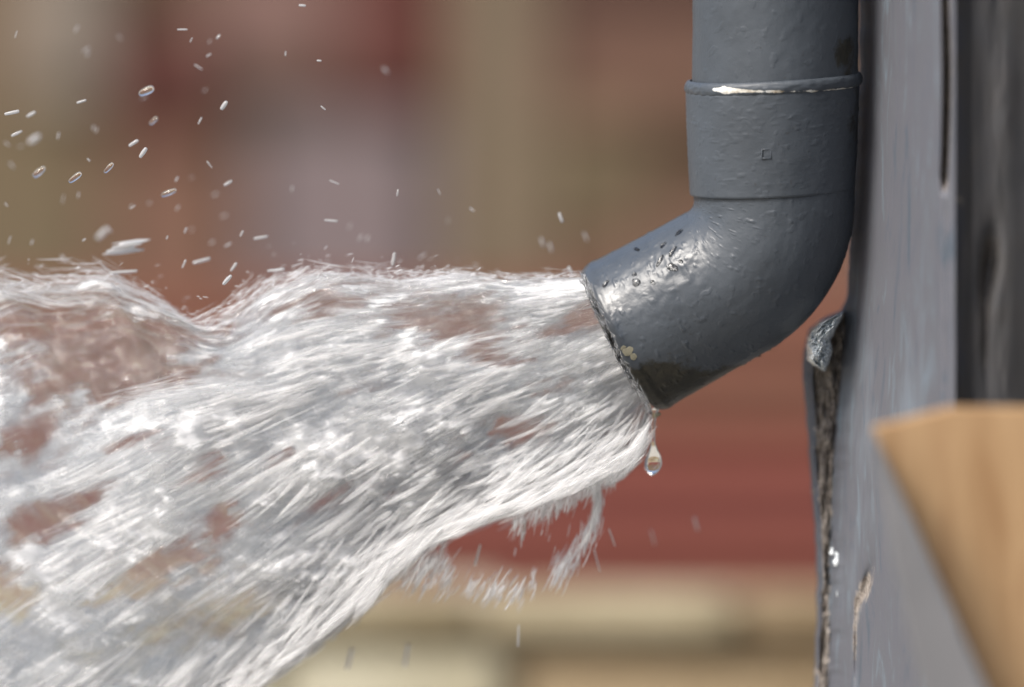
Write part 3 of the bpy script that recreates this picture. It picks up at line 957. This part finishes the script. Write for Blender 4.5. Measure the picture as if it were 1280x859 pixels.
def stream_threads(n, lrange, wrange, mat, edge=0.0, thr=.25, jit=.10, name='water_threads'):
    s = rng.random(n * 3) ** .8 * .62
    if edge:
        t = np.where(rng.random(n * 3) < .5, rng.normal(-.004, .02, n * 3), rng.normal(1.0, .02, n * 3))
    else:
        t = rng.random(n * 3)
    P = flow(s, t); Q = flow(s + .004, t)
    big = fbm(s * 36, t * 11, 3, 333) + .7 * fbm(s * 70, t * 60, 2, 350)
    keep = (density(P[:, 0], P[:, 1]) + 1.2 * big > thr)
    keep &= (P[:, 0] > -160) & (P[:, 1] < 1010)
    s, t, P, Q = s[keep][:n], t[keep][:n], P[keep][:n], Q[keep][:n]
    m_ = len(s)
    dp = Q - P
    ang = np.arctan2(dp[:, 1], dp[:, 0]) + rng.normal(0, jit, m_) + .25 * fbm(s * 25, t * 8, 2, 77)
    prof_ = np.clip(1 - (2 * np.clip(t, .0, 1) - 1) ** 2, .03, 1) ** .275 * (1 - .55 * np.clip(t, 0, 1))
    side = np.where(rng.random(m_) < .8, -1.0, 1.0)
    Y = centre_Y(s) + side * half_depth(s) * prof_ * (rng.uniform(.55, 1.08, m_))
    P0 = at_np(P[:, 0], P[:, 1], Y)
    dv = np.stack([np.cos(ang), rng.normal(0, .15, m_), -np.sin(ang)], -1)
    dv /= np.linalg.norm(dv, axis=1, keepdims=True)
    L = rng.uniform(0, 1, m_) ** 1.8 * (lrange[1] - lrange[0]) + lrange[0]
    L *= (.6 + 1.0 * s / .5) * .4e-3
    Wd = (rng.uniform(0, 1, m_) ** 2 * (wrange[1] - wrange[0]) + wrange[0]) * .4e-3
    V_, F = filaments(P0 - so, dv, L, Wd)
    o = mesh_np(name, V_, F, mat, stream)
    o['kind'] = 'stuff'
    return o
stream_threads(4200, (24, 120), (.5, 1.8), M['thread'], thr=.6, jit=.05)
stream_threads(4200, (40, 150), (3.0, 10.0), M['rope'], thr=.75, jit=.05, name='water_ropes')
stream_threads(2600, (14, 80), (.5, 1.6), M['thread_hi'], thr=.6, jit=.06)
stream_threads(3600, (8, 60), (.4, 1.7), M['thread'], edge=1, thr=-9, jit=.10)

def lower_edge(n):
    s_ = .03 + rng.random(n) * .47; t_ = np.where(rng.random(n) < .35, 1.0 + rng.normal(-.002, .020, n) + .05 * fbm(s_ * 90, s_ * 0, 3, 610), 1 - np.abs(rng.normal(0, .13, n)))
    P_ = flow(s_, t_); Q_ = flow(s_ + .004, t_)
    a_ = np.arctan2(Q_[:, 1] - P_[:, 1], Q_[:, 0] - P_[:, 0]) + rng.normal(-.10, .13, n)
    return P_, a_, centre_Y(s_)
P, ang, yc = lower_edge(1500)
m_ = len(P); dv = np.stack([np.cos(ang), rng.normal(0, .15, m_), -np.sin(ang)], -1)
dv /= np.linalg.norm(dv, axis=1, keepdims=True)
V_, F = filaments(at_np(P[:, 0], P[:, 1], yc + rng.normal(-.012, .02, m_)) - so, dv, rng.uniform(10, 60, m_) * .4e-3, rng.uniform(.4, 1.8, m_) * .4e-3)
o = mesh_np('edge_threads', V_, F, M['thread'], stream); o['kind'] = 'stuff'
P, ang, yc = lower_edge(2600)
m_ = len(P); dv = np.stack([np.cos(ang), rng.normal(0, .15, m_), -np.sin(ang)], -1)
dv /= np.linalg.norm(dv, axis=1, keepdims=True)
V_, F = filaments(at_np(P[:, 0], P[:, 1], yc + rng.normal(-.012, .02, m_)) - so, dv, rng.uniform(24, 90, m_) * .4e-3, rng.uniform(2.5, 8.0, m_) * .4e-3)
o = mesh_np('edge_ropes', V_, F, M['rope'], stream); o['kind'] = 'stuff'

# side splash: the loop of water and curtain of falling threads below the stream
chain = np.array([(742, 598), (748, 625), (744, 655), (728, 682), (708, 705), (690, 722), (665, 735), (635, 742), (608, 738), (575, 728), (540, 716), (505, 712)], float)
def chain_at(t):
    f = t * (len(chain) - 1); i = np.clip(f.astype(int), 0, len(chain) - 2); f = (f - i)[:, None]
    return chain[i] * (1 - f) + chain[i + 1] * f
def local_threads(P, ang, L, Wd, Y, mat, name):
    m_ = len(P)
    dv = np.stack([np.cos(ang), rng.normal(0, .12, m_), -np.sin(ang)], -1)
    dv /= np.linalg.norm(dv, axis=1, keepdims=True)
    V_, F = filaments(at_np(P[:, 0], P[:, 1], Y) - so, dv, L * .4e-3, Wd * .4e-3)
    o = mesh_np(name, V_, F, mat, stream); o['kind'] = 'stuff'
    return o
n = 950
t = rng.random(n) ** 1.2
P = chain_at(t) + rng.normal(0, 1, (n, 2)) * np.stack([3.2 + 4 * t, 5 + 7 * t], -1)
clump = vnoise(P[:, 0] / 9, P[:, 1] / 60, 4) + .5
keep = rng.random(n) < np.where(t < .45, 1.0, np.clip((clump - .35) * 2.4, 0, 1))
P = P[keep]; t = t[keep]; n = len(P)
ang = np.interp(t, [0, .25, .5, 1], [1.5, 1.9, 2.0, 2.1]) + rng.normal(0, .12, n)
local_threads(P, ang, rng.uniform(8, 30, n), rng.uniform(.4, 2.0, n), .012 + rng.normal(0, .008, n), M['thread'], 'splash_threads')
# ragged fringe just under the mouth
n = 420
x = rng.uniform(640, 812, n)
y = np.interp(x, [640, 700, 762, 800, 814], [652, 628, 596, 562, 520]) + rng.exponential(6, n) * (.4 + 1.2 * (vnoise(x / 8, x * 0, 6) + .5))
local_threads(np.stack([x, y], -1), rng.normal(1.85, .22, n), rng.uniform(8, 30, n), rng.uniform(.5, 2.0, n), .008 + rng.normal(0, .008, n), M['thread'], 'fringe_threads')
n = 260
x = rng.uniform(500, 560, n); y = rng.normal(712, 14, n) - (x - 530) * .1
local_threads(np.stack([x, y], -1), rng.normal(2.1, .12, n), rng.uniform(8, 34, n), rng.uniform(.5, 2.0, n), .02 + rng.normal(0, .01, n), M['thread'], 'fringe_threads')

# ------------------------------------------------------------------ drops
def capsule(name, loc, direction, length, width, mat, seg=20, rings=14, egg=.0):
    """a drop of water stretched along its path"""
    bm = bmesh.new()
    bmesh.ops.create_uvsphere(bm, u_segments=seg, v_segments=rings, radius=.5)
    L = max(length - width, 0)
    ph_ = rnd.uniform(0, 6)
    for v in bm.verts:
        z = v.co.z
        k_ = 1 + .09 * math.sin(5 * z + ph_)
        v.co = Vector((v.co.x * width * k_ * (1 - egg * z), v.co.y * width * k_ * (1 - egg * z), z * width + .5 * L * max(-1, min(1, 3.2 * z))))
    o = mesh_bm(name, bm, mat, None, True)
    o.rotation_euler = Vector(direction).to_track_quat('Z', 'Y').to_euler()
    o.location = loc
    return o

drops = [ # x, y, length, width, angle (deg, 0 = right, anticlockwise), description
 (183, 114, 20, 15, 25, 'largest round water drop flying at the upper left'),
 (192, 151, 13, 9, 45, 'water drop just below the largest flying drop'),
 (49, 215, 19, 12, 40, 'bright thick drop at the far left above the water'),
 (94, 222, 19, 11, 38, 'bright thick drop right of the far left one'),
 (43, 174, 18, 11, 35, 'soft drop above the bright far left drop'),
 (136, 210, 16, 9, 48, 'bright slanted drop right of the pair of thick drops'),
 (179, 191, 15, 8, 55, 'steep slanted drop under the reddest background patch'),
 (167, 179, 14, 7, 32, 'small double-edged drop beside the steep slanted drop'),
 (211, 241, 20, 10, 22, 'flat wide drop below the upper left group'),
 (280, 132, 13, 8, 55, 'single bright drop right of the reddest background patch'),
 (273, 46, 7, 4, 50, 'tiny bright drop near the top edge'),
 (228, 37, 13, 3, 0, 'thin flat streak of water near the top edge'),
 (378, 7, 9, 5, -5, 'drop cut close to the top edge'),
 (399, 76, 6, 4, -5, 'tiny square drop right of the top middle group'),
 (357, 67, 6, 3, 85, 'tiny upright drop near the top'),
 (15, 141, 19, 7, 12, 'flat double streak drop at the left edge'),
 (39, 143, 13, 6, 30, 'small drop beside the left edge streak'),
 (102, 127, 12, 5, 18, 'thin double streak above the thick drops'),
 (21, 167, 15, 5, 25, 'thin slanted streak near the left edge'),
 (160, 308, 62, 17, 8, 'large flat splash blob just above the water crest'),
 (128, 292, 20, 12, 45, 'soft blurred blob above the water crest'),
 (252, 326, 23, 7, 15, 'flat bright streak drop above the gap in the crest'),
 (285, 229, 12, 5, 30, 'thin double streak right of the flat wide drop'),
 (292, 334, 13, 5, 55, 'steep drop above the gap in the crest'),
 (284, 350, 16, 7, 48, 'lowest steep drop in the gap in the crest'),
 (492, 324, 17, 6, 80, 'upright bright drop above the middle of the water'),
 (701, 272, 13, 7, -70, 'bright upright drop left of the bent spout'),
 (497, 241, 9, 3, 80, 'small upright drop over the grey background panel'),
 (549, 240, 8, 2, -65, 'fine falling drop over the pale background band'),
 (326, 297, 18, 5, 10, 'hooked flat streak above the left half of the water'),
 (414, 276, 17, 4, -5, 'thin flat double streak above the middle of the water'),
 (418, 228, 13, 3, -22, 'thin down-slanting streak over the grey panel'),
 (345, 338, 22, 5, 5, 'flat streak skimming the crest of the water'),
 (155, 340, 34, 6, 4, 'long flat streak skimming the left crest'),
 (713, 338, 11, 6, -60, 'small drop leaping off the upper lip of the spout'),
 (482, 88, 9, 5, -50, 'soft drop over the dark red shutter'),
 (404, 135, 8, 3, -40, 'thin drop below the dark red shutter'),
 (688, 309, 12, 5, -75, 'soft falling drop close to the spout'),
 (732, 296, 12, 4, -65, 'faint falling drop right above the spout'),
 (678, 303, 12, 5, -70, 'faint falling drop left of its soft neighbour'),
 (655, 663, 26, 6, 80, 'upright falling drop in the red gap under the stream'),
 (597, 694, 28, 5, 75, 'slanted falling drop in the middle of the red gap'),
 (648, 795, 28, 4, 88, 'falling drop in front of the pale stone step'),
 (508, 820, 30, 8, 80, 'blurred falling drop low in front of the stone step'),
 (437, 824, 28, 8, 75, 'leftmost blurred falling drop over the stone step'),
 (765, 672, 24, 3, -70, 'fine falling drop right of the splash loop'),
 (816, 672, 20, 3, -75, 'faint falling drop below the hanging drop'),
 (870, 655, 18, 5, -75, 'faint falling drop in front of the red wall'),
 (746, 700, 30, 3, -75, 'fine falling thread at the foot of the splash loop'),
 (572, 648, 16, 4, 78, 'small falling drop under the stream'),
]
for (x, y, L, W_, an, lab) in drops:
    if 'splash blob' in lab:
        continue
    a_ = math.radians(an)
    soft = 'soft' in lab or 'blurred' in lab or 'faint' in lab
    Y = .12 if soft else rnd.uniform(-.02, .03)
    if 'falling' in lab or 'fine' in lab:
        Y = .02 if not soft else .09
    w_px = W_ * (.6 if soft else .62)
    o = capsule('water_drop', at(x, y, Y), (math.cos(a_), rnd.uniform(-.05, .05), math.sin(a_)), L * .4e-3, w_px * .4e-3,
                M['water_milk'] if (W_ < 9 or soft) else M['water'], egg=.1)
    tag(o, lab, 'water drop', 'drops of water thrown off the stream')
small = [(108, 62), (262, 52), (261, 69), (248, 84), (110, 68), (256, 113), (250, 151), (117, 160), (73, 170), (121, 163), (9, 180), (26, 183), (15, 207),
         (111, 200), (79, 249), (98, 244), (164, 258), (221, 224), (240, 222), (262, 206), (269, 243), (187, 254), (222, 260), (166, 259), (8, 256),
         (12, 300), (40, 303), (79, 323), (50, 335), (105, 300), (209, 297), (230, 330), (265, 303), (285, 306), (137, 287), (240, 287), (280, 270),
         (302, 292), (560, 276), (450, 297), (437, 283), (590, 262), (528, 320), (365, 236), (459, 298), (232, 288), (66, 350), (180, 122), (96, 36), (20, 43), (150, 47), (239, 50)]
short = [(d_[0], d_[1], ' '.join(d_[5].split()[:11])) for d_ in drops]
used = set()
def speck_label(x, y):
    for (dx_, dy_, nm) in sorted(short, key=lambda d_: (d_[0] - x) ** 2 + (d_[1] - y) ** 2):
        vx_, vy_ = x - dx_, y - dy_
        w1 = ('left of' if vx_ < 0 else 'right of') if abs(vx_) > abs(vy_) else ('above' if vy_ < 0 else 'below')
        lb = 'tiny spray speck %s the %s' % (w1, nm)
        if lb not in used:
            used.add(lb)
            return lb
for k, (x, y) in enumerate(small):
    up = rnd.random() < .5
    an = math.radians(rnd.uniform(55, 80) if up else rnd.choice([rnd.uniform(20, 40), rnd.uniform(-60, -30)]))
    o = capsule('water_drop', at(x, y, rnd.uniform(.0, .11)), (math.cos(an), 0, math.sin(an)), rnd.uniform(5, 12) * .4e-3, rnd.uniform(1.1, 2.2) * .4e-3, M['water_milk'], 10, 8)
    tag(o, speck_label(x, y), 'water drop', 'fine specks of spray above the stream')

# fine mist just over the crest
n = 700
s_ = rng.random(n) * .42
P = flow(s_, np.zeros(n)); P[:, 1] -= rng.exponential(11, n) * np.clip((700 - P[:, 0]) / 300, .12, 1) + 1
an_ = rng.normal(.35, .35, n)
dv = np.stack([np.cos(an_), 0 * an_, np.sin(an_)], -1)
V_, F = filaments(at_np(P[:, 0], P[:, 1], rng.normal(.02, .03, n)) - so, dv, rng.uniform(1.5, 9, n) * .4e-3, rng.uniform(.4, 1.4, n) * .4e-3)
o = mesh_np('spray_mist', V_, F, M['thread'], stream); o['kind'] = 'stuff'

# wet film creeping round the rim of the spout
n = 260
t = rng.random(n)
rimp = np.array([(729, 343), (747, 386), (765, 428), (786, 470), (812, 511)], float)
P = np.stack([np.interp(t, np.linspace(0, 1, 5), rimp[:, 0]), np.interp(t, np.linspace(0, 1, 5), rimp[:, 1])], -1) + rng.normal(0, 1.8, (n, 2))
local_threads(P, 1.12 + rng.normal(0, .28, n), rng.uniform(6, 26, n), rng.uniform(.8, 3.0, n), -.038 * np.sqrt(np.clip(1 - (2 * t - 1) ** 2, 0, 1)) - .001, M['water'], 'rim_film')

# the large flat splash: one ragged body of water, drawn out along its path
bm = bmesh.new()
for k in range(9):
    r_ = bmesh.ops.create_icosphere(bm, subdivisions=3, radius=.5)
    L_ = rnd.uniform(26, 46); h_ = rnd.uniform(1.8, 4.0)
    ox, oz, oy = rnd.uniform(-14, 12), rnd.uniform(-6, 6), rnd.uniform(-4, 4)
    if k == 0:
        L_, h_, ox, oz = 56, 4.0, -6, -7
    p_ = rnd.uniform(0, 6)
    for v in r_['verts']:
        kk = 1 + .18 * math.sin(7 * v.co.x + p_)
        v.co = Vector((v.co.x * L_ + ox, v.co.y * h_ * 1.4 + oy, v.co.z * h_ * kk + oz + .10 * (v.co.x * L_ + ox))) * .4e-3
o = mesh_bm('water_drop', bm, M['water_milk'], None, True)
rm = o.modifiers.new('join', 'REMESH'); rm.mode = 'VOXEL'; rm.voxel_size = .00045; rm.use_smooth_shade = True
o.location = at(160, 308, .03)
tag(o, 'large flat splash blob just above the water crest', 'water drop', 'drops of water thrown off the stream')

# the pendant drop under the mouth of the spout: one lathed body with a long neck
prf = [(0, 0), (.6, .2), (2.0, .9), (4.4, 2.4), (7, 4.8), (9.6, 8.5), (11, 13), (11.1, 17), (10.2, 22), (8.4, 27), (6.2, 32), (4.2, 37), (2.9, 42), (2.5, 50), (2.9, 60), (3.2, 70), (4, 76), (5.4, 80), (5.8, 83), (0, 86)]
prf = resample([(r_, h_) for r_, h_ in prf], 70)
nph_ = 40
ph = np.linspace(0, 2 * np.pi, nph_, endpoint=False)
base = at(815, 595, .0)
r_ = prf[:, 0][:, None]; h_ = prf[:, 1][:, None]
lean = .035 * h_ + 1.0 * np.sin(h_ / 13)
vx = (r_ * np.cos(ph)[None] + lean) * .4e-3; vy = (r_ * np.sin(ph)[None] + 0 * h_) * .4e-3; vz = (h_ + 0 * ph[None]) * .4e-3
o = mesh_np('hanging_drop', np.stack([vx, vy, vz], -1).reshape(-1, 3), grid_faces(70, nph_, True, True), M['water'])
o.location = base
tag(o, 'clear pear-shaped drop hanging by a thin neck under the mouth of the spout', 'water drop')

# beads of water sitting on the spout
beads = [(795, 353, 4.6, 4.2, 'darkest round bead of water on top of the spout'), (793, 343, 2.6, 2.4, 'small bead of water just above the darkest bead'),
         (840, 334, 6.2, 3.8, 'wide flat bead of water in the middle of the spout'), (851, 327, 2.4, 1.8, 'small bead of water right of the wide flat bead'),
         (757, 355, 2.4, 4.6, 'narrow upright bead of water near the spout rim'), (841, 314, 2.4, 6.5, 'long slanted bead of water high on the spout'),
         (825, 326, 2.0, 7.0, 'thin running bead of water left of the long bead'), (849, 291, 2.6, 5.0, 'bead of water near the bend of the spout'),
         (796, 312, 4.5, 2.0, 'flat bead of water on the upper outline of the spout'), (816, 353, 2.3, 2.0, 'tiny bead of water right of the darkest bead'),
         (829, 307, 2.0, 4.0, 'small upright bead of water below the upper outline')]
for k, (x, y, rx, ry, lab) in enumerate(beads):
    l, n_ = hit(x, y)
    while l is None:
        y += 2
        l, n_ = hit(x, y)
    o = lump('water_bead', l, n_, rx * .5e-3, ry * .5e-3, 1.2e-3, M['water'], -.3, k, .08)
    tag(o, lab, 'water bead', 'beads of water on the spout')
